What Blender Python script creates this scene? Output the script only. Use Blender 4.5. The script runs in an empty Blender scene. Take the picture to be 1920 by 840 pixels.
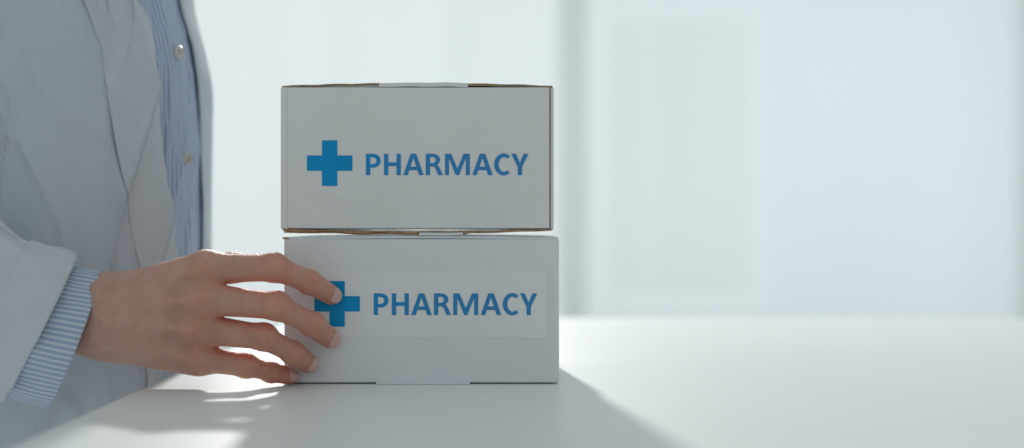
import bpy, bmesh, math, random
import numpy as np
from mathutils import Vector, noise
from mathutils.geometry import tessellate_polygon
random.seed(3)
scene = bpy.context.scene
scene.view_settings.view_transform = 'Standard'
scene.view_settings.look = 'None'
scene.view_settings.exposure = 0
COL = scene.collection
CAMZ = 0.117
K = 2667.0

def W(u, v, y):
    """image pixel coordinates (u, v) -> metres, for a point standing y metres deep"""
    return Vector(((u-960)/K*y, y, CAMZ-(v-420)/K*y))

# ------------------------------------------------------------ materials
def new_mat(name):
    m = bpy.data.materials.new(name); m.use_nodes = True
    nt = m.node_tree; b = nt.nodes['Principled BSDF']
    return m, nt, b

def simple(name, col, rough=0.6, noise_scale=None, var=0.05, bump=0.0, bump_scale=200, spec=0.5, coords='Object', dist=0.001):
    m, nt, b = new_mat(name)
    b.inputs['Roughness'].default_value = rough
    b.inputs['Specular IOR Level'].default_value = spec
    b.inputs['Base Color'].default_value = (*col, 1)
    tc = nt.nodes.new('ShaderNodeTexCoord')
    if noise_scale:
        n = nt.nodes.new('ShaderNodeTexNoise'); n.inputs['Scale'].default_value = noise_scale
        n.inputs['Detail'].default_value = 5
        nt.links.new(tc.outputs[coords], n.inputs['Vector'])
        r = nt.nodes.new('ShaderNodeValToRGB')
        r.color_ramp.elements[0].position = 0.3; r.color_ramp.elements[1].position = 0.7
        r.color_ramp.elements[0].color = (*[c*(1-var) for c in col], 1)
        r.color_ramp.elements[1].color = (*[min(1, c*(1+var)) for c in col], 1)
        nt.links.new(n.outputs['Fac'], r.inputs['Fac'])
        nt.links.new(r.outputs['Color'], b.inputs['Base Color'])
    if bump > 0:
        n2 = nt.nodes.new('ShaderNodeTexNoise'); n2.inputs['Scale'].default_value = bump_scale
        n2.inputs['Detail'].default_value = 4
        nt.links.new(tc.outputs[coords], n2.inputs['Vector'])
        bp = nt.nodes.new('ShaderNodeBump'); bp.inputs['Strength'].default_value = bump
        bp.inputs['Distance'].default_value = dist
        nt.links.new(n2.outputs['Fac'], bp.inputs['Height'])
        nt.links.new(bp.outputs['Normal'], b.inputs['Normal'])
    return m

M_card = simple('white_card', (0.73, 0.75, 0.745), 0.55, 14, 0.035, 0.35, 22, 0.4, dist=0.004)
M_card2 = simple('cool_white_card', (0.725, 0.765, 0.79), 0.55, 18, 0.03, 0.4, 30, 0.4, dist=0.003)
M_label = simple('sticker_paper', (0.76, 0.79, 0.79), 0.45, 30, 0.015, 0.1, 60, 0.45)
M_kraft = simple('kraft_edge', (0.33, 0.215, 0.125), 0.85, 300, 0.35, 0.6, 500)
M_dark = simple('dark_gap', (0.06, 0.045, 0.035), 0.9)
M_cross = simple('cross_ink', (0.0, 0.285, 0.62), 0.45, 60, 0.06, 0, 1, 0.2)
M_table = simple('white_laminate', (0.81, 0.855, 0.845), 0.38, 3, 0.02, 0.03, 90, 0.35)
M_button = simple('button_shell', (0.62, 0.60, 0.55), 0.3, 150, 0.08)

def ink():
    m, nt, b = new_mat('word_ink')
    b.inputs['Roughness'].default_value = 0.45
    b.inputs['Specular IOR Level'].default_value = 0.2
    tc = nt.nodes.new('ShaderNodeTexCoord'); sx = nt.nodes.new('ShaderNodeSeparateXYZ')
    nt.links.new(tc.outputs['Generated'], sx.inputs[0])
    n = nt.nodes.new('ShaderNodeTexNoise'); n.inputs['Scale'].default_value = 2.5
    nt.links.new(tc.outputs['Generated'], n.inputs['Vector'])
    ad = nt.nodes.new('ShaderNodeMath'); ad.operation = 'ADD'
    nt.links.new(sx.outputs['X'], ad.inputs[0]); nt.links.new(n.outputs['Fac'], ad.inputs[1])
    r = nt.nodes.new('ShaderNodeValToRGB')
    r.color_ramp.elements[0].position = 0.3; r.color_ramp.elements[1].position = 1.0
    r.color_ramp.elements[0].color = (0.005, 0.28, 0.65, 1)
    r.color_ramp.elements[1].color = (0.04, 0.25, 0.54, 1)
    nt.links.new(ad.outputs[0], r.inputs['Fac']); nt.links.new(r.outputs['Color'], b.inputs['Base Color'])
    return m
M_ink = ink()

def cloth(name, colA, colB=None, period=0.003, weave=900, translucent=0.15):
    m, nt, b = new_mat(name)
    b.inputs['Roughness'].default_value = 0.9
    b.inputs['Specular IOR Level'].default_value = 0.15
    b.inputs['Sheen Weight'].default_value = 0.15
    b.inputs['Base Color'].default_value = (*colA, 1)
    tc = nt.nodes.new('ShaderNodeTexCoord')
    out = nt.nodes['Material Output']
    n = nt.nodes.new('ShaderNodeTexNoise'); n.inputs['Scale'].default_value = weave
    nt.links.new(tc.outputs['Object'], n.inputs['Vector'])
    n2 = nt.nodes.new('ShaderNodeTexNoise'); n2.inputs['Scale'].default_value = 35; n2.inputs['Detail'].default_value = 4
    nt.links.new(tc.outputs['Object'], n2.inputs['Vector'])
    add = nt.nodes.new('ShaderNodeMath'); add.operation = 'MULTIPLY_ADD'; add.inputs[1].default_value = 3.0
    nt.links.new(n2.outputs['Fac'], add.inputs[0]); nt.links.new(n.outputs['Fac'], add.inputs[2])
    bp = nt.nodes.new('ShaderNodeBump'); bp.inputs['Strength'].default_value = 0.4; bp.inputs['Distance'].default_value = 0.0014
    nt.links.new(add.outputs[0], bp.inputs['Height']); nt.links.new(bp.outputs['Normal'], b.inputs['Normal'])
    tr = nt.nodes.new('ShaderNodeBsdfTranslucent'); tr.inputs['Color'].default_value = (*colA, 1)
    mx = nt.nodes.new('ShaderNodeMixShader'); mx.inputs[0].default_value = translucent
    nt.links.new(b.outputs[0], mx.inputs[1]); nt.links.new(tr.outputs[0], mx.inputs[2])
    nt.links.new(mx.outputs[0], out.inputs['Surface'])
    if colB:
        uv = nt.nodes.new('ShaderNodeUVMap'); uv.uv_map = 'UVMap'
        s = nt.nodes.new('ShaderNodeSeparateXYZ'); nt.links.new(uv.outputs[0], s.inputs[0])
        mu = nt.nodes.new('ShaderNodeMath'); mu.operation = 'MULTIPLY'; mu.inputs[1].default_value = 2*math.pi/period
        nt.links.new(s.outputs['X'], mu.inputs[0])
        si = nt.nodes.new('ShaderNodeMath'); si.operation = 'SINE'; nt.links.new(mu.outputs[0], si.inputs[0])
        r = nt.nodes.new('ShaderNodeValToRGB')
        r.color_ramp.elements[0].position = 0.45; r.color_ramp.elements[1].position = 0.9
        r.color_ramp.elements[0].color = (*colA, 1); r.color_ramp.elements[1].color = (*colB, 1)
        ma = nt.nodes.new('ShaderNodeMath'); ma.operation = 'MULTIPLY_ADD'; ma.inputs[1].default_value = 0.5; ma.inputs[2].default_value = 0.5
        nt.links.new(si.outputs[0], ma.inputs[0]); nt.links.new(ma.outputs[0], r.inputs['Fac'])
        nt.links.new(r.outputs['Color'], b.inputs['Base Color']); nt.links.new(r.outputs['Color'], tr.inputs['Color'])
    return m
M_coat = cloth('coat_cotton', (0.67, 0.735, 0.79), translucent=0.22)
M_lapel = cloth('lapel_cotton', (0.73, 0.785, 0.83), translucent=0.25)
M_shirt = cloth('striped_shirt_cotton', (0.36, 0.47, 0.66), (0.68, 0.75, 0.84), 0.0042)
M_cuff = cloth('striped_cuff_cotton', (0.40, 0.51, 0.68), (0.70, 0.76, 0.82), 0.0036)

def skin_mat():
    m, nt, b = new_mat('skin')
    b.inputs['Roughness'].default_value = 0.52
    b.inputs['Specular IOR Level'].default_value = 0.35
    b.inputs['Subsurface Weight'].default_value = 0.8
    b.inputs['Subsurface Radius'].default_value = (1.0, 0.20, 0.08)
    b.inputs['Subsurface Scale'].default_value = 0.009
    at = nt.nodes.new('ShaderNodeAttribute'); at.attribute_name = 'tint'
    tc = nt.nodes.new('ShaderNodeTexCoord')
    n = nt.nodes.new('ShaderNodeTexNoise'); n.inputs['Scale'].default_value = 75; n.inputs['Detail'].default_value = 8
    n.inputs['Roughness'].default_value = 0.65
    nt.links.new(tc.outputs['Object'], n.inputs['Vector'])
    mxa = nt.nodes.new('ShaderNodeMixRGB')
    mxa.inputs[1].default_value = (0.61, 0.40, 0.325, 1); mxa.inputs[2].default_value = (0.85, 0.33, 0.22, 1)
    nt.links.new(at.outputs['Fac'], mxa.inputs[0])
    mo = nt.nodes.new('ShaderNodeMixRGB'); mo.blend_type = 'MULTIPLY'; mo.inputs[0].default_value = 1
    r = nt.nodes.new('ShaderNodeValToRGB')
    r.color_ramp.elements[0].position = 0.3; r.color_ramp.elements[1].position = 0.7
    r.color_ramp.elements[0].color = (0.86, 0.79, 0.75, 1); r.color_ramp.elements[1].color = (1, 1, 1, 1)
    nt.links.new(n.outputs['Fac'], r.inputs['Fac'])
    nt.links.new(mxa.outputs[0], mo.inputs[1]); nt.links.new(r.outputs[0], mo.inputs[2])
    nt.links.new(mo.outputs[0], b.inputs['Base Color'])
    v = nt.nodes.new('ShaderNodeTexVoronoi'); v.inputs['Scale'].default_value = 550
    nt.links.new(tc.outputs['Object'], v.inputs['Vector'])
    n3 = nt.nodes.new('ShaderNodeTexNoise'); n3.inputs['Scale'].default_value = 150; n3.inputs['Detail'].default_value = 6
    nt.links.new(tc.outputs['Object'], n3.inputs['Vector'])
    add = nt.nodes.new('ShaderNodeMath'); add.operation = 'MULTIPLY_ADD'; add.inputs[1].default_value = 1.3
    nt.links.new(n3.outputs['Fac'], add.inputs[0]); nt.links.new(v.outputs['Distance'], add.inputs[2])
    bp = nt.nodes.new('ShaderNodeBump'); bp.inputs['Strength'].default_value = 0.5; bp.inputs['Distance'].default_value = 0.0008
    nt.links.new(add.outputs[0], bp.inputs['Height']); nt.links.new(bp.outputs['Normal'], b.inputs['Normal'])
    tr = nt.nodes.new('ShaderNodeBsdfTranslucent'); tr.inputs['Color'].default_value = (1.0, 0.28, 0.13, 1)
    mx = nt.nodes.new('ShaderNodeMixShader')
    ma = nt.nodes.new('ShaderNodeMath'); ma.operation = 'MULTIPLY_ADD'; ma.inputs[1].default_value = 0.20; ma.inputs[2].default_value = 0.06
    nt.links.new(at.outputs['Fac'], ma.inputs[0]); nt.links.new(ma.outputs[0], mx.inputs[0])
    nt.links.new(b.outputs[0], mx.inputs[1]); nt.links.new(tr.outputs[0], mx.inputs[2])
    nt.links.new(mx.outputs[0], nt.nodes['Material Output'].inputs['Surface'])
    return m
M_skin = skin_mat()
M_nail = simple('fingernail', (0.70, 0.42, 0.36), 0.28, 80, 0.04)
M_nail.node_tree.nodes['Principled BSDF'].inputs['Subsurface Weight'].default_value = 0.3
M_nail.node_tree.nodes['Principled BSDF'].inputs['Subsurface Scale'].default_value = 0.003

# ------------------------------------------------------------ mesh helpers
def add_obj(name, verts, faces, mats, parent=None, smooth=False, fm=None):
    me = bpy.data.meshes.new(name); me.from_pydata([tuple(v) for v in verts], [], faces)
    for m in (mats if isinstance(mats, list) else [mats]): me.materials.append(m)
    if fm is not None: me.polygons.foreach_set('material_index', fm)
    me.update()
    if smooth: me.polygons.foreach_set('use_smooth', [True]*len(me.polygons))
    ob = bpy.data.objects.new(name, me); COL.objects.link(ob)
    if parent: ob.parent = parent
    return ob

def box(name, x0, x1, y0, y1, z0, z1, mat, parent=None, bev=0.0, seg=2):
    bm = bmesh.new(); bmesh.ops.create_cube(bm, size=1)
    for v in bm.verts:
        v.co = Vector((x0+(v.co.x+.5)*(x1-x0), y0+(v.co.y+.5)*(y1-y0), z0+(v.co.z+.5)*(z1-z0)))
    if bev > 0:
        bmesh.ops.bevel(bm, geom=list(bm.edges), offset=bev, segments=seg, affect='EDGES', profile=0.5)
    me = bpy.data.meshes.new(name); bm.to_mesh(me); bm.free(); me.materials.append(mat)
    ob = bpy.data.objects.new(name, me); COL.objects.link(ob)
    if bev > 0:
        me.polygons.foreach_set('use_smooth', [True]*len(me.polygons))
        mod = ob.modifiers.new('wn', 'WEIGHTED_NORMAL'); mod.keep_sharp = True
    if parent: ob.parent = parent
    return ob

def arch_plate(name, x0, x1, zf, th, y0, y1, parent, edge=M_kraft, face=M_card, n=30, yedge=None):
    vs = []; fs = []; fm = []
    for i in range(n+1):
        x = x0+(x1-x0)*i/n; z = zf(x)
        yy = y0 + (yedge(x) if yedge else 0)
        t2 = th(x) if callable(th) else th
        vs += [(x, yy, z), (x, y1, z), (x, y1, z-t2), (x, yy, z-t2)]
    for i in range(n):
        a = 4*i; b = a+4
        fs += [(a, b, b+1, a+1), (a+1, b+1, b+2, a+2), (a+2, b+2, b+3, a+3), (a+3, b+3, b, a)]
        fm += [0, 1, 0, 1]
    fs += [(0, 1, 2, 3), (4*n+3, 4*n+2, 4*n+1, 4*n)]; fm += [1, 1]
    return add_obj(name, vs, fs, [face, edge], parent, fm=fm)

def empty(name, loc):
    e = bpy.data.objects.new(name, None); COL.objects.link(e); e.location = loc; e.empty_display_size = 0.02
    return e
def reparent(root):
    for o in list(COL.objects):
        if o.parent == root: o.matrix_parent_inverse = root.matrix_world.inverted()

# ------------------------------------------------------------ table
table = box('table', -0.264, 0.632, 0.35, 1.782, -0.028, 0.0, M_table, bev=0.002)
table['label'] = 'smooth white laminate table top with sunlit patches'; table['category'] = 'table'

# ------------------------------------------------------------ letters (cap height = 1)
def arc(cx, cy, rx, ry, a0, a1, n=18):
    return [(cx+rx*math.cos(math.radians(a0+(a1-a0)*i/n)), cy+ry*math.sin(math.radians(a0+(a1-a0)*i/n))) for i in range(n+1)]
G = {}
G['P'] = [[(0, 0), (0, 1), (.30, 1)]+arc(.33, .675, .36, .325, 90, -90)+[(.20, .35), (.20, 0)],
          [(.20, .84)]+arc(.31, .675, .18, .165, 90, -90)+[(.20, .51)]]
G['H'] = [[(0, 0), (0, 1), (.2, 1), (.2, .595), (.59, .595), (.59, 1), (.79, 1), (.79, 0), (.59, 0), (.59, .425), (.2, .425), (.2, 0)]]
G['A'] = [[(0, 0), (.345, .985), (.37, 1), (.59, 1), (.61, .985), (.955, 0), (.74, 0), (.665, .235), (.285, .235), (.21, 0)],
          [(.335, .395), (.475, .82), (.615, .395)]]
G['R'] = [[(0, 0), (0, 1), (.30, 1)]+arc(.32, .72, .35, .28, 90, -52)+[(.60, .42), (.66, .32), (.80, 0), (.575, 0), (.46, .30), (.40, .385), (.30, .41), (.20, .41), (.20, 0)],
          [(.20, .85)]+arc(.30, .705, .165, .145, 90, -90)+[(.20, .56)]]
G['M'] = [[(0, 0), (0, 1), (.29, 1), (.58, .31), (.87, 1), (1.16, 1), (1.16, 0), (.975, 0), (.975, .80), (.655, 0), (.505, 0), (.185, .80), (.185, 0)]]
G['C'] = [arc(.44, .5, .44, .515, 47, 313, 40)+arc(.455, .5, .245, .345, 308, 52, 36)]
G['C'][0] = [(min(x, .745), y) for x, y in G['C'][0]]
G['Y'] = [[(.305, 0), (.305, .38), (0, 1), (.225, 1), (.405, .575), (.585, 1), (.81, 1), (.505, .38), (.505, 0)]]
STARTS = [('P', 0), ('H', 33.8), ('A', 69.9), ('R', 112.2), ('M', 148.2), ('A', 199.4), ('C', 240.4), ('Y', 272.4)]
TOT = 304.8
def word(x0, x1, z0, z1, y, parent):
    vs = []; fs = []; H = z1-z0; S = (x1-x0)/TOT
    for ch, st in STARTS:
        loops = G[ch]; b = len(vs)
        for lp in loops:
            for p in lp: vs.append((x0+(st+p[0]*40)*S, y, z0+p[1]*H))
        tri = tessellate_polygon([[Vector((p[0], p[1], 0)) for p in lp] for lp in loops])
        for t in tri: fs.append(tuple(b+i for i in t))
    return add_obj('lettering', vs, fs, M_ink, parent)

def cross(cx, cz, half, arm, y, parent):
    h, a = half, arm
    pts = [(-a, h), (a, h), (a, a), (h, a), (h, -a), (a, -a), (a, -h), (-a, -h), (-a, -a), (-h, -a), (-h, a), (-a, a)]
    return add_obj('cross_emblem', [(cx+p[0], y, cz+p[1]) for p in pts], [tuple(range(12))[::-1]], M_cross, parent)

def X(u): return (u-960)*0.00038995
def Z(v): return CAMZ-(v-420)*0.00038995

# ------------------------------------------------------------ upper box
F = 1.040
ub = empty('carton', (X(782), F+0.075, Z(440)))
bpy.context.view_layer.update()
ub['label'] = 'white carton with blue cross, stacked on another carton'
ub['category'] = 'box'; ub['group'] = 'stacked pharmacy cartons'
box('carton_body', X(528), X(1037), F+0.0015, F+0.150, Z(430), Z(164), M_card, ub, 0.0022, 3)
box('front_panel', X(539.9), X(1030), F-0.0008, F+0.002, Z(427.5), Z(164.0), M_card, ub, 0.0003, 2)
box('side_wall', X(526.5), X(539.85), F-0.00078, F+0.149, Z(429), Z(163.5), M_card, ub, 0.0006, 3)
box('side_wall', X(1032.0), X(1038.5), F+0.0000, F+0.149, Z(430), Z(164), M_card, ub, 0.0009, 3)
box('cut_edge', X(1030.4), X(1031.6), F-0.0002, F+0.004, Z(427), Z(167), M_kraft, ub, 0.0002, 1)
xc = X(782); hw = X(1036)-X(782)
def topz(x):
    t = (x-xc)/hw
    return Z(161)+0.0021*max(0, 1-abs(t)**2.2)+.00018*math.sin(x*230)
def botz(x):
    t = (x-xc)/hw
    return Z(430.0)-0.0018*max(0, 1-abs(t)**1.6)+.00015*math.sin(x*190+1)
arch_plate('top_flap', X(529), X(712), topz, 0.0016, F-0.0004, F+0.148, ub)
arch_plate('top_flap', X(529), X(712), lambda x: topz(x)-.0018, 0.0010, F+0.0012, F+0.148, ub, edge=M_card)
arch_plate('top_flap', X(874), X(1036), topz, 0.0016, F-0.0004, F+0.148, ub)
arch_plate('tuck_tab', X(711), X(783), lambda x: topz(x)+0.0001, 0.0028, F-0.0010, F+0.10, ub, edge=M_card)
arch_plate('tuck_tab', X(783), X(877), lambda x: topz(x)+0.0003, 0.0030, F-0.0013, F+0.10, ub, edge=M_card)
arch_plate('bottom_flap', X(530), X(786), lambda x: botz(x)+0.0004, lambda x: .0014+.0003*math.sin(x*150), F-0.0004, F+0.148, ub)
arch_plate('bottom_flap', X(532), X(800), lambda x: botz(x)-0.0012, lambda x: .0011+.0003*math.sin(x*120+2), F+0.0006, F+0.148, ub)
arch_plate('bottom_flap', X(785), X(1036), lambda x: botz(x)+0.0004, lambda x: .0026-.0012*(x-X(785))/(X(1036)-X(785)), F-0.0002, F+0.148, ub)
arch_plate('tuck_tab', X(786), X(868), lambda x: botz(x)-0.0008, 0.0018, F-0.0010, F+0.10, ub, edge=M_card2)
box('sticker', X(560), X(1012), F-0.00095, F-0.0007, Z(372), Z(240), M_card, ub)
word(X(686.5), X(991), Z(328.5), Z(288.5), F-0.0012, ub)
cross(X(618.5), Z(306), 0.0166, 0.0056, F-0.0012, ub)

# ------------------------------------------------------------ lower box
lb = empty('carton', (X(790), F+0.075, 0.0))
bpy.context.view_layer.update()
lb['label'] = 'white carton with pharmacy sticker, standing on table, gripped by hand'
lb['category'] = 'box'; lb['group'] = 'stacked pharmacy cartons'
box('carton_body', X(532), X(1048.5), F+0.0005, F+0.150, 0.0006, Z(447), M_card2, lb, 0.0020, 3)
box('front_panel', X(536), X(1043), F-0.0007, F+0.0015, 0.0012, Z(448.5), M_card2, lb, 0.0008, 2)
xl = X(790); hl = X(1048)-xl
def ltop(x):
    t = (x-xl)/hl
    return Z(445)+0.0011*max(0, 1-abs(t)**2)
arch_plate('top_flap', X(534), X(1047), ltop, 0.0018, F+0.0008, F+0.149, lb, edge=M_card2, face=M_card2)
arch_plate('cut_edge', X(530), X(541), lambda x: Z(444.5)-0.0001, 0.0015, F-0.0002, F+0.012, lb)
arch_plate('tuck_tab', X(706), X(881), lambda x: 0.0020, 0.0018, F-0.0035, F+0.01, lb, edge=M_card2, face=M_card2)
box('sticker', X(578), X(1024), F-0.00105, F-0.0006, Z(633), Z(508), M_label, lb)
word(X(701), X(1007.5), Z(590.5), Z(550), F-0.0013, lb)
cross(X(632.5), Z(569.5), 0.0166, 0.0056, F-0.0013, lb)
for r_ in (ub, lb): reparent(r_)

# ------------------------------------------------------------ signed-distance hand
def cap(P, a, b, ra, rb, waist=0.0):
    a = np.array(a); b = np.array(b); ab = b-a
    t = np.clip(((P-a)@ab)/(ab@ab), 0, 1)
    d = np.linalg.norm(P-(a+t[..., None]*ab), axis=-1)
    return d-(ra+(rb-ra)*t-waist*np.sin(np.pi*t))
def smin(a, b, k):
    h = np.clip(0.5+0.5*(b-a)/k, 0, 1)
    return b+(a-b)*h-k*h*(1-h)

FING = {
 'index': [(385, 504, 0.997, .0125), (515, 502, 0.996, .0095), (580, 529, 1.014, .0081), (621, 553, 1.0320, .0071)],
 'middle': [(378, 560, 0.992, .0133), (520, 574, 0.994, .0095), (585, 608, 1.013, .0081), (618, 634, 1.0315, .0073)],
 'ring': [(370, 616, 0.996, .0128), (495, 632, 0.998, .0090), (548, 661, 1.015, .0077), (578, 682, 1.0320, .0069)],
 'little': [(372, 670, 1.004, .0120), (462, 686, 1.006, .0079), (508, 698, 1.020, .0068), (543, 705, 1.0327, .0060)],
}
J = {k: [(np.array(W(a, b, c)), r) for a, b, c, r in v] for k, v in FING.items()}
def w(u, v, y): return np.array(W(u, v, y))
THUMB = [(w(235, 575, 1.043), .019), (w(345, 520, 1.062), .0145), (w(435, 502, 1.074), .0115), (w(511, 500, 1.074), .0100)]

def hand_sdf(P):
    base = {'index': (w(215, 562, 1.022), .0170), 'middle': (w(205, 577, 1.017), .0182),
            'ring': (w(200, 597, 1.018), .0182), 'little': (w(195, 620, 1.024), .0172)}
    palm = None
    for k in J:
        c = cap(P, base[k][0], J[k][0][0], base[k][1], J[k][0][1])
        palm = c if palm is None else smin(palm, c, .012)
    for a, b, ra, rb in [(w(-80, 560, 1.02), w(215, 570, 1.028), .0225, .0208), (w(-80, 588, 1.02), w(190, 608, 1.028), .0225, .0212),
                         (w(-420, 415, 1.02), w(-80, 572, 1.02), .036, .026),
                         (w(190, 632, 1.040), w(365, 665, 1.020), .016, .014),
                         (w(240, 585, 1.035), w(360, 590, 1.012), .017, .0145)]:
        palm = smin(palm, cap(P, a, b, ra, rb), .012)
    th = cap(P, THUMB[0][0], THUMB[1][0], THUMB[0][1], THUMB[1][1])
    th = smin(th, cap(P, THUMB[1][0], THUMB[2][0], THUMB[1][1], THUMB[2][1], .0008), .004)
    th = smin(th, cap(P, THUMB[2][0], THUMB[3][0], THUMB[2][1], THUMB[3][1], .0004), .003)
    palm = smin(palm, th, .012)
    palm = smin(palm, cap(P, THUMB[0][0], w(372, 520, 1.01), .014, .009), .012)
    palm = smin(palm, np.linalg.norm(P-w(178, 625, 1.012), axis=-1)-.0085, .012)
    for k, (dy, r) in {'index': (-.0050, .0095), 'middle': (-.0060, .010), 'ring': (-.0053, .0093), 'little': (-.0042, .0086)}.items():
        m = J[k][0][0]+np.array([0.001, dy, 0.0005])
        palm = smin(palm, np.linalg.norm(P-m, axis=-1)-r, .007)
        a = base[k][0]+np.array([0.012, -.0156, 0]); b = J[k][0][0]+np.array([-.004, -.0120, 0])
        palm = smin(palm, cap(P, a, b, .0014, .0021), .0055)
    ks = list(J)
    for a, b in zip(ks[:-1], ks[1:]):
        v0 = (J[a][0][0]+J[b][0][0])/2+np.array([.004, -.0174, 0]); v1 = v0*0.7+(base[a][0]+base[b][0])/2*0.3+np.array([0, -.006, 0])
        palm = -smin(-palm, cap(P, v0, v1, .0048, .002), .009)
    out = palm.copy()
    for k in J:
        (m, rm), (p, rp), (d, rd), (t, rt) = J[k]
        f = cap(P, m, p, rm*0.92, rp, .0006)
        f = smin(f, cap(P, p, d, rp, rd, .0005), .004)
        f = smin(f, cap(P, d, t, rd, rt, -.0003), .004)
        f = smin(f, np.linalg.norm(P-(p+np.array([0, -.0017, .0004])), axis=-1)-(rp-.0005), .004)
        f = smin(f, np.linalg.norm(P-(d+np.array([0, -.0008, .0002])), axis=-1)-(rd-.0002), .003)
        for jp, prv, nxt, amp, wd in ((p, m, d, .00032, .005), (d, p, t, .00028, .0035)):
            ax = nxt-prv; ax = ax/np.linalg.norm(ax)
            s = (P-jp)@ax
            rad = np.linalg.norm(P-jp, axis=-1)
            dors = np.clip(-(P[..., 1]-jp[1])/0.006, 0, 1)
            wob = 0.0006*np.sin(P[..., 2]*900)
            f = f+amp*np.sin(2*np.pi*(s+wob)/0.0027)*np.exp(-(s/wd)**2)*dors*(rad < .02)
        out = np.minimum(out, smin(palm, f, .006))
    return out

def surface_nets(F, org, h):
    nx, ny, nz = F.shape
    S = np.zeros((nx-1, ny-1, nz-1, 3), dtype=np.float32); C = np.zeros((nx-1, ny-1, nz-1), dtype=np.float32)
    corners = [(i, j, k) for i in (0, 1) for j in (0, 1) for k in (0, 1)]
    def sub(c): return F[c[0]:nx-1+c[0], c[1]:ny-1+c[1], c[2]:nz-1+c[2]]
    for a in corners:
        for ax in range(3):
            if a[ax] == 0:
                b = list(a); b[ax] = 1
                fa = sub(a); fb = sub(b)
                m = (fa < 0) != (fb < 0)
                I = np.nonzero(m)
                t = fa[I]/(fa[I]-fb[I])
                for d in range(3):
                    S[I[0], I[1], I[2], d] += a[d]+(t if d == ax else 0)
                C[I] += 1
    mask = C > 0
    idx = -np.ones(C.shape, dtype=np.int64); idx[mask] = np.arange(mask.sum())
    ijk = np.argwhere(mask)
    V = org+h*(ijk+S[mask]/C[mask][:, None])
    quads = []
    ins = F < 0
    for ax in range(3):
        sl0 = [slice(1, n-1) for n in F.shape]; sl0[ax] = slice(0, F.shape[ax]-1)
        sl1 = list(sl0); sl1[ax] = slice(1, F.shape[ax])
        A = ins[tuple(sl0)]; B = ins[tuple(sl1)]
        loc = np.argwhere(A != B)
        flip = A[tuple(loc.T)]
        base = loc.copy()
        for d in range(3):
            if d != ax: base[:, d] += 1
        u, v = [(1, 2), (2, 0), (0, 1)][ax]
        def cell(du, dv):
            c = base.copy(); c[:, u] -= du; c[:, v] -= dv
            return idx[tuple(c.T)]
        q = np.stack([cell(1, 1), cell(0, 1), cell(0, 0), cell(1, 0)], 1)
        q[~flip] = q[~flip][:, ::-1]
        quads.append(q)
    return V, np.concatenate(quads)

h = 0.0008
BS = 16
lo = np.array([-0.46, 0.960, -0.002]); hi = np.array([-0.105, 1.092, 0.150])
nb = np.ceil((hi-lo)/(h*BS)).astype(int)
n = nb*BS
Fg = np.ones(tuple(n), dtype=np.float32)
bi = np.stack(np.meshgrid(*[np.arange(k) for k in nb], indexing='ij'), -1).reshape(-1, 3)
ctr = lo+h*(bi*BS+(BS-1)/2)
dc = hand_sdf(ctr)
half = h*BS*math.sqrt(3)/2
loc = np.stack(np.meshgrid(*[np.arange(BS)]*3, indexing='ij'), -1)
active = np.abs(dc) < half+0.006
for b_, d_ in zip(bi[~active], dc[~active]):
    if d_ < 0:
        o = b_*BS; Fg[o[0]:o[0]+BS, o[1]:o[1]+BS, o[2]:o[2]+BS] = -1
act = bi[active]
for s0 in range(0, len(act), 60):
    grp = act[s0:s0+60]
    P = lo+h*(grp[:, None, None, None, :]*BS+loc[None])
    D = hand_sdf(P)
    for g_, d_ in zip(grp, D):
        o = g_*BS; Fg[o[0]:o[0]+BS, o[1]:o[1]+BS, o[2]:o[2]+BS] = d_
V, Q = surface_nets(Fg, lo, h)
person = add_obj('person', V.tolist(), Q.tolist(), M_skin, smooth=True)
person['label'] = 'person in white coat and blue striped shirt gripping a carton'
person['category'] = 'person'
tint = np.zeros(len(V))
for k in J:
    for i, (s, a) in enumerate([(0.012, .18), (0.011, .22), (0.008, .25), (0.010, .55)]):
        d = np.linalg.norm(V-J[k][i][0], axis=1)
        if i == 0: d = np.linalg.norm(V-(J[k][0][0]+np.array([0, -.012, 0])), axis=1)
        tint += a*np.exp(-(d/s)**2)
tint += 0.20*np.clip((V[:, 0]+0.20)/0.05, 0, 1)
for a, b in zip(list(J)[:-1], list(J)[1:]):
    for q in (.15, .45, .75, 1.0):
        web = (J[a][0][0]*(1-q)+J[a][1][0]*q+J[b][0][0]*(1-q)+J[b][1][0]*q)/2
        tint += 0.7*np.exp(-(np.linalg.norm((V-web)*np.array([1, 1, 1.6]), axis=1)/.009)**2)  # backlit glow between the fingers, painted as red skin tint
# red backlight glow painted along the little finger's lower edge
for q in np.linspace(0, 1, 6):
    e = J['little'][0][0]*(1-q)+J['little'][2][0]*q+np.array([0, 0.002, -.010+.004*q])
    tint += 0.3*np.exp(-(np.linalg.norm(V-e, axis=1)/.007)**2)
tint = np.clip(tint, 0, 1)
att = person.data.attributes.new('tint', 'FLOAT', 'POINT'); att.data.foreach_set('value', tint)

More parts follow.
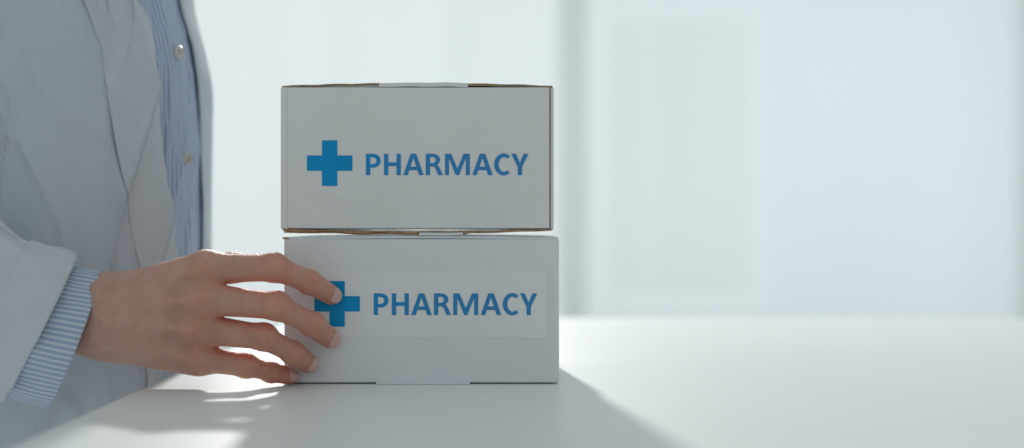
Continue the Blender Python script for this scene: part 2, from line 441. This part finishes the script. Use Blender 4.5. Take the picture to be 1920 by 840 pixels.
for k in J:
    d, rd = J[k][2]; t, rt = J[k][3]
    ax = (t-d)/np.linalg.norm(t-d)
    nn = np.array([0.1, -1, 0.25]); nn = nn-ax*(nn@ax); nn /= np.linalg.norm(nn)
    ss = np.cross(ax, nn)
    vs = []; fs = []; NU, NV = 12, 14
    L0, L1 = -.0055, .0052*rt/.007
    for i in range(NU+1):
        u = i/NU; x = L0+(L1-L0)*u
        wv = 0.85*math.sqrt(max(0.0, 1-abs(2*u-1)**3.5))+0.05
        for j in range(NV+1):
            a = (2*j/NV-1)*wv
            drop = 0.0012*(u**2)
            rr = rt*0.97+(rd-rt)*0.35*(1-u)+.0004-drop
            vs.append(t+ax*x+rr*(math.cos(a)*nn+math.sin(a)*ss))
    for i in range(NU):
        for j in range(NV):
            a = i*(NV+1)+j; fs.append((a, a+NV+1, a+NV+2, a+1))
    o = add_obj('fingernail', vs, fs, M_nail, person, True)
    so = o.modifiers.new('s', 'SOLIDIFY'); so.thickness = 0.0004; so.offset = 0

# ------------------------------------------------------------ torso clothing
CX, CY, A0, B0 = -0.397, 1.235, 0.137, 0.150
AZ = [-0.5, 0.0, .09, .19, .245, .275, .31, .38, .50]; AR = [.138, .131, .1285, .1295, .128, .121, .112, .106, .108]
def arad(z): return float(np.interp(z, AZ, AR))
def torso(phi, z, off, fold, seed=0.0):
    a = arad(z)+off; b = B0+off+0.01*max(0, -z)
    k = 1
    if fold:
        if phi > 5.2: fold *= max(.22, 1-(phi-5.2)/.5)
        nz = noise.noise(Vector((phi*2.2+seed, z*2.6, 1.7+seed)))
        nz += 0.4*noise.noise(Vector((phi*7+z*4+seed, z*3, 9.1)))
        r = 1-abs(noise.noise(Vector((phi*4.0+z*7+seed, z*3-phi*1.5, 4.4+seed))))*2
        nz += 0.8*max(0, r)**4
        r = 1-abs(noise.noise(Vector((phi*3.0-z*12+seed, z*4+phi*2, 7.4+seed))))*2
        nz += 0.4*max(0, r)**6
        k = 1+fold*nz/a
    e = 0.92
    c, s = math.cos(phi), math.sin(phi)
    x = CX+a*k*math.copysign(abs(c)**e, c); y = CY-b*k*math.copysign(abs(s)**e, s)
    return Vector((x, y, z))
_cache = {}
def edge_phi(curve, z, off):
    key = (id(curve) if len(curve) > 2 else tuple(curve[0]), round(z, 6), off)
    if key in _cache: return _cache[key]
    v = 420+(CAMZ-z)*K/1.13
    u = float(np.interp(v, [c[1] for c in curve], [c[0] for c in curve]))
    a, b = -0.15, 1.7
    for _ in range(22):
        m = (a+b)/2; p = torso(m, z, off, 0)
        if 960+K*p.x/p.y > u: a = m
        else: b = m
    _cache[key] = (a+b)/2
    return _cache[key]
OUT = [(95, -200), (150, 0), (170, 40), (193, 100), (202, 180), (216, 260), (237, 350), (249, 430), (262, 500), (275, 600), (285, 850), (300, 1500)]
INN = [(205, -200), (250, 0), (275, 50), (285, 120), (292, 200), (301, 300), (313, 400), (320, 480), (326, 600), (331, 850), (336, 1500)]
PLK = [(310, -200), (330, 105), (345, 300), (352, 470), (356, 1500)]
FAR = [(310, -200), (345, 0), (364, 60), (374, 130), (379, 250), (381, 400), (381, 480), (381, 800), (381, 1500)]

def strip(name, f0, f1, z0, z1, off, fold, seed, mat, parent, nphi, nz, extra=None, thick=0.0012):
    vs = []; fs = []; uvs = []
    for j in range(nz+1):
        z = z0+(z1-z0)*j/nz; p0 = f0(z); p1 = f1(z)
        for i in range(nphi+1):
            t = i/nphi; ph = p0+(p1-p0)*t
            ex = extra(t, z, ph) if extra else 0
            vs.append(torso(ph, z, off+ex, fold, seed)); uvs.append((ph*0.135, z))
    for j in range(nz):
        for i in range(nphi):
            a = j*(nphi+1)+i; fs.append((a, a+nphi+1, a+nphi+2, a+1))
    o = add_obj(name, vs, fs, mat, parent, True)
    uvl = o.data.uv_layers.new(name='UVMap')
    li = np.empty(len(o.data.loops), dtype=np.int32); o.data.loops.foreach_get('vertex_index', li)
    uvl.data.foreach_set('uv', np.array(uvs)[li].ravel())
    if thick:
        s = o.modifiers.new('s', 'SOLIDIFY'); s.thickness = thick; s.offset = -1
    return o

ZB, ZT = -0.36, 0.46
def placket(t, z, ph):
    d = ph-edge_phi(PLK, z, 0)
    fine = 0.0014*noise.noise(Vector((ph*9, z*14, 3)))+.0007*noise.noise(Vector((ph*25, z*60, 3)))
    return (0.0007/(1+math.exp(-(d+.08)/.012))/(1+math.exp((d-.14)/.012)))+fine
shirt = strip('shirt', lambda z: -1.2, lambda z: 1.0, ZB, ZT, 0.0, 0.0030, 0.0, M_shirt, person, 200, 160, placket)
inner = lambda z: edge_phi(INN, z, .009)
outer = lambda z: edge_phi(OUT, z, .012)+.010*noise.noise(Vector((z*16, 3, 1)))
def coat_ex(t, z, ph): return 0.0025*math.exp(-(t/0.03)**2)-.0042*min(1, max(0, (ph-5.2)/.6))
coat = strip('coat', inner, lambda z: 2*math.pi+edge_phi(FAR, z, .003), ZB-0.05, ZT, 0.007, 0.0068, 0.0, M_coat, person, 320, 120, coat_ex, .0010)
def lap_ex(t, z, ph):
    w_ = 0.0014*math.sin(z*48+1)*(1-t)+0.0018*noise.noise(Vector((z*14, t*2, 5)))
    return 0.0045*math.sin(math.pi*min(1, t*1.02))**0.6+w_+0.002*(1-t)
lap = strip('lapel', inner, outer, ZB+0.1, ZT, 0.0090, 0.0068, 0.0, M_lapel, coat, 40, 140, lap_ex, .0014)

def button(u, v):
    z = CAMZ-(v-420)/K*1.2
    c = edge_phi([(u, -5000), (u, 5000)], z, .002)
    p = torso(c, z, .0028, 0.0030, 0); q = torso(c+.02, z, .0028, 0, 0); q0 = torso(c, z, .0028, 0, 0)
    tx = (q-q0).normalized(); up = Vector((0, 0, 1)); nn = tx.cross(up).normalized()
    if nn.y > 0: nn = -nn
    nn = (nn+Vector((0.0, -0.55, 0))).normalized(); sx = up.cross(nn).normalized()
    p = p+nn*.0006
    prof = [(0, .0012), (.0030, .0012), (.0036, .0022), (.0048, .0022), (.0054, .0012), (.0054, -.0015)]
    vs = []; fs = []; fm = []; N = 32
    for r, hh in prof:
        for i in range(N):
            a = 2*math.pi*i/N
            vs.append(p+sx*(r*math.cos(a))+up*(r*math.sin(a))+nn*hh)
    for k in range(len(prof)-1):
        for i in range(N):
            a = k*N+i; b = k*N+(i+1) % N
            fs.append((a, b, b+N, a+N)); fm.append(0)
    for dx, dz in ((1, 1), (-1, 1), (1, -1), (-1, -1)):
        b0 = len(vs)
        for i in range(8):
            a = 2*math.pi*i/8
            vs.append(p+sx*(dx*.0011+.0005*math.cos(a))+up*(dz*.0011+.0005*math.sin(a))+nn*.0014)
        fs.append(tuple(range(b0, b0+8))); fm.append(1)
    add_obj('button', vs, fs, [M_button, M_dark], shirt, False, fm)
button(329, 105); button(345, 300)

# ------------------------------------------------------------ sleeve and cuff
def tube(name, rings, mat, parent, thick, nseg=120, fold=0.002, seed=0, uvper=0.30):
    vs = []; fs = []; uvs = []
    for k, (c, au, av) in enumerate(rings):
        for i in range(nseg+1):
            a = 2*math.pi*i/nseg
            f = fold*(noise.noise(Vector((math.cos(a)*2.2+seed, math.sin(a)*2.2, c.x*22)))+.6*noise.noise(Vector((math.cos(a)*5+seed+c.x*20, math.sin(a)*5, c.x*35))))
            s = 1+f/0.045
            vs.append(c+au*math.cos(a)*s+av*math.sin(a)*s); uvs.append((a/(2*math.pi)*uvper, k*.01))
    for k in range(len(rings)-1):
        for i in range(nseg):
            a = k*(nseg+1)+i; fs.append((a, a+1, a+nseg+2, a+nseg+1))
    o = add_obj(name, vs, fs, mat, parent, True)
    uvl = o.data.uv_layers.new(name='UVMap')
    for l in o.data.loops: uvl.data[l.index].uv = uvs[l.vertex_index]
    s = o.modifiers.new('s', 'SOLIDIFY'); s.thickness = thick; s.offset = 0
    return o
top = W(139, 490, 1.025); bot = W(8, 748, 1.015)
cc = (top+bot)/2; au = (top-bot)/2
axis = Vector((-0.905, 0.0, 0.425))
rings = []
for i in range(110):
    s = 0.23*i/109
    g = 1+0.10*min(1, s/0.1)
    groove = 1-0.025*math.exp(-((s-0.036)/0.0018)**2)-0.006*math.exp(-(s/0.001)**2)
    wob = 1+0.012*math.sin(s*90)*min(1, s/.05)
    c = cc+axis*s+Vector((0, -0.010*s/0.23, 0))
    rings.append((c, au*g*groove*wob, Vector((0.013, -0.036, 0.0))*g*groove))
el = rings[-1][0]
for i in range(1, 26):
    t = i/25
    c = el+Vector((-0.03*math.sin(t*2.0)+0.12*t*t, 0.07*t, 0.02+0.26*t))
    ang = min(1, t*2.5)*math.radians(62)
    L = au.length*(1.1+0.05*t)
    na = math.atan2(au.z, au.x)+ang
    rings.append((c, Vector((math.cos(na), 0, math.sin(na)))*L, Vector((0, -0.05, 0))))
sleeve = tube('sleeve', rings, M_lapel, coat, 0.0016, fold=0.006, seed=4)
ct = W(189, 506, 1.027); cb = W(86, 768, 1.017)
it = W(120, 500, 1.025); ib = W(-5, 742, 1.016)
rings = []
for i in range(24):
    t = i/23
    a = ct.lerp(it, t); b = cb.lerp(ib, t)
    g = 1-0.02*math.exp(-(t/0.05)**2)-0.014*math.exp(-((t-.16)/.03)**2)
    rings.append(((a+b)/2, (a-b)/2*g, Vector((0.0135, -0.0325, 0))*g))
cuff = tube('cuff', rings, M_cuff, shirt, 0.0014, fold=0.0022, seed=9, uvper=0.294)

# ------------------------------------------------------------ window and curtain
S_ = 1.456
def sx_(x): return x*S_
def sz_(z): return CAMZ+(z-CAMZ)*S_
def emis(name, col, strength, scale, var):
    m = bpy.data.materials.new(name); m.use_nodes = True; nt = m.node_tree; nt.nodes.clear()
    out = nt.nodes.new('ShaderNodeOutputMaterial'); e = nt.nodes.new('ShaderNodeEmission')
    tc = nt.nodes.new('ShaderNodeTexCoord'); n = nt.nodes.new('ShaderNodeTexNoise'); n.inputs['Scale'].default_value = scale
    nt.links.new(tc.outputs['Object'], n.inputs['Vector'])
    r = nt.nodes.new('ShaderNodeValToRGB'); r.color_ramp.elements[0].position = .3; r.color_ramp.elements[1].position = .7
    r.color_ramp.elements[0].color = (*[c*(1-var) for c in col], 1); r.color_ramp.elements[1].color = (*col, 1)
    nt.links.new(n.outputs['Fac'], r.inputs['Fac']); nt.links.new(r.outputs[0], e.inputs['Color'])
    e.inputs['Strength'].default_value = strength
    nt.links.new(e.outputs[0], out.inputs[0]); return m
M_glassL = emis('bright_frosted_glass', (0.90, 0.97, 0.99), 1.13, 0.9, 0.08)
M_glassR = emis('frosted_glass', (0.84, 0.93, 0.985), 1.08, 0.7, 0.10)
M_glassI = emis('inner_frosted_glass', (0.82, 0.93, 0.95), 1.045, 0.7, 0.10)
M_frame = simple('window_frame_paint', (0.80, 0.88, 0.86), 0.5)
M_pale = emis('pale_frame_glow', (0.87, 0.95, 0.985), 1.10, 2.0, 0.05)  # border glows by its own emission, standing in for daylight on the frame
win = empty('window', (0.22, 5.02, sz_(-.6))); bpy.context.view_layer.update()
win['label'] = 'bright frosted window behind a sheer white curtain'; win['category'] = 'window'
YG = 5.09
def pane(x0, x1, mat, z0=-.6, z1=.90, y=YG, name='glass'): add_obj(name, [(sx_(x0), y, sz_(z0)), (sx_(x1), y, sz_(z0)), (sx_(x1), y, sz_(z1)), (sx_(x0), y, sz_(z1))], [(0, 1, 2, 3)], mat, win)
pane(-2.4, .155, M_glassL); pane(.155, 2.6, M_glassR)
pane(.20, .62, M_pale, -.09, .66, YG-.012, 'pane_border')
pane(.235, .585, M_glassI, -.05, .62, YG-.024)
def fr(name, x0, x1, y0, y1, z0, z1, mat): box(name, sx_(x0), sx_(x1), y0, y1, sz_(z0), sz_(z1), mat, win, .003)
fr('mullion', .115, .18, 4.98, 5.05, -.6, .90, M_frame)
fr('mullion', 1.23, 1.40, 4.98, 5.08, -.6, .90, M_frame)
fr('sill', -2.4, 2.6, 4.98, 5.08, -.6, -.15, M_frame)
reparent(win)
m = bpy.data.materials.new('sheer_curtain'); m.use_nodes = True; nt = m.node_tree; nt.nodes.clear()
out = nt.nodes.new('ShaderNodeOutputMaterial'); tr = nt.nodes.new('ShaderNodeBsdfTransparent'); tl = nt.nodes.new('ShaderNodeBsdfTranslucent')
tl.inputs[0].default_value = (.94, .97, .96, 1); df = nt.nodes.new('ShaderNodeBsdfDiffuse'); df.inputs[0].default_value = (.89, .93, .92, 1)
m1 = nt.nodes.new('ShaderNodeMixShader'); m1.inputs[0].default_value = .35
m2 = nt.nodes.new('ShaderNodeMixShader'); m2.inputs[0].default_value = .70
nt.links.new(tl.outputs[0], m1.inputs[1]); nt.links.new(df.outputs[0], m1.inputs[2])
nt.links.new(tr.outputs[0], m2.inputs[1]); nt.links.new(m1.outputs[0], m2.inputs[2]); nt.links.new(m2.outputs[0], out.inputs[0])
vs = []; fs = []; NX = 600
for i in range(NX+1):
    x = -3.2+6.8*i/NX
    y = 4.62+0.026*math.sin(x*14+2*math.sin(x*2.1))+0.03*noise.noise(Vector((x*5, 0, 0)))
    vs += [(x, y, sz_(-.6)), (x, y+0.01*math.sin(x*6), sz_(.80))]
for i in range(NX): fs.append((2*i, 2*i+2, 2*i+3, 2*i+1))
cur = add_obj('curtain', vs, fs, m, None, True)
cur['label'] = 'thin sheer white curtain hanging before the window'; cur['category'] = 'curtain'

# ------------------------------------------------------------ lights, world, camera
wd = bpy.data.worlds.new('World'); scene.world = wd; wd.use_nodes = True
bg = wd.node_tree.nodes['Background']; bg.inputs[0].default_value = (0.90, 0.97, 0.99, 1); bg.inputs[1].default_value = 0.49
ld = bpy.data.lights.new('window_light', 'SPOT'); ld.energy = 370; ld.spot_size = math.radians(50); ld.spot_blend = 0.4
ld.shadow_soft_size = 0.085; ld.color = (1.0, 0.985, 0.96)
lo_ = bpy.data.objects.new('window_light', ld); COL.objects.link(lo_); lo_.location = (-0.41, 4.40, 1.80)
lo_.rotation_euler = (Vector((0.0, 1.0, 0.0))-lo_.location).to_track_quat('-Z', 'Y').to_euler()
cd = bpy.data.cameras.new('camera'); cam = bpy.data.objects.new('camera', cd); COL.objects.link(cam)
cam.location = (0, 0, CAMZ); cam.rotation_euler = (math.radians(90), 0, 0)
cd.lens = 50; cd.sensor_width = 36; cd.clip_end = 50; cd.clip_start = 0.01
cd.dof.use_dof = True; cd.dof.focus_distance = 1.03; cd.dof.aperture_fstop = 2.6
scene.camera = cam
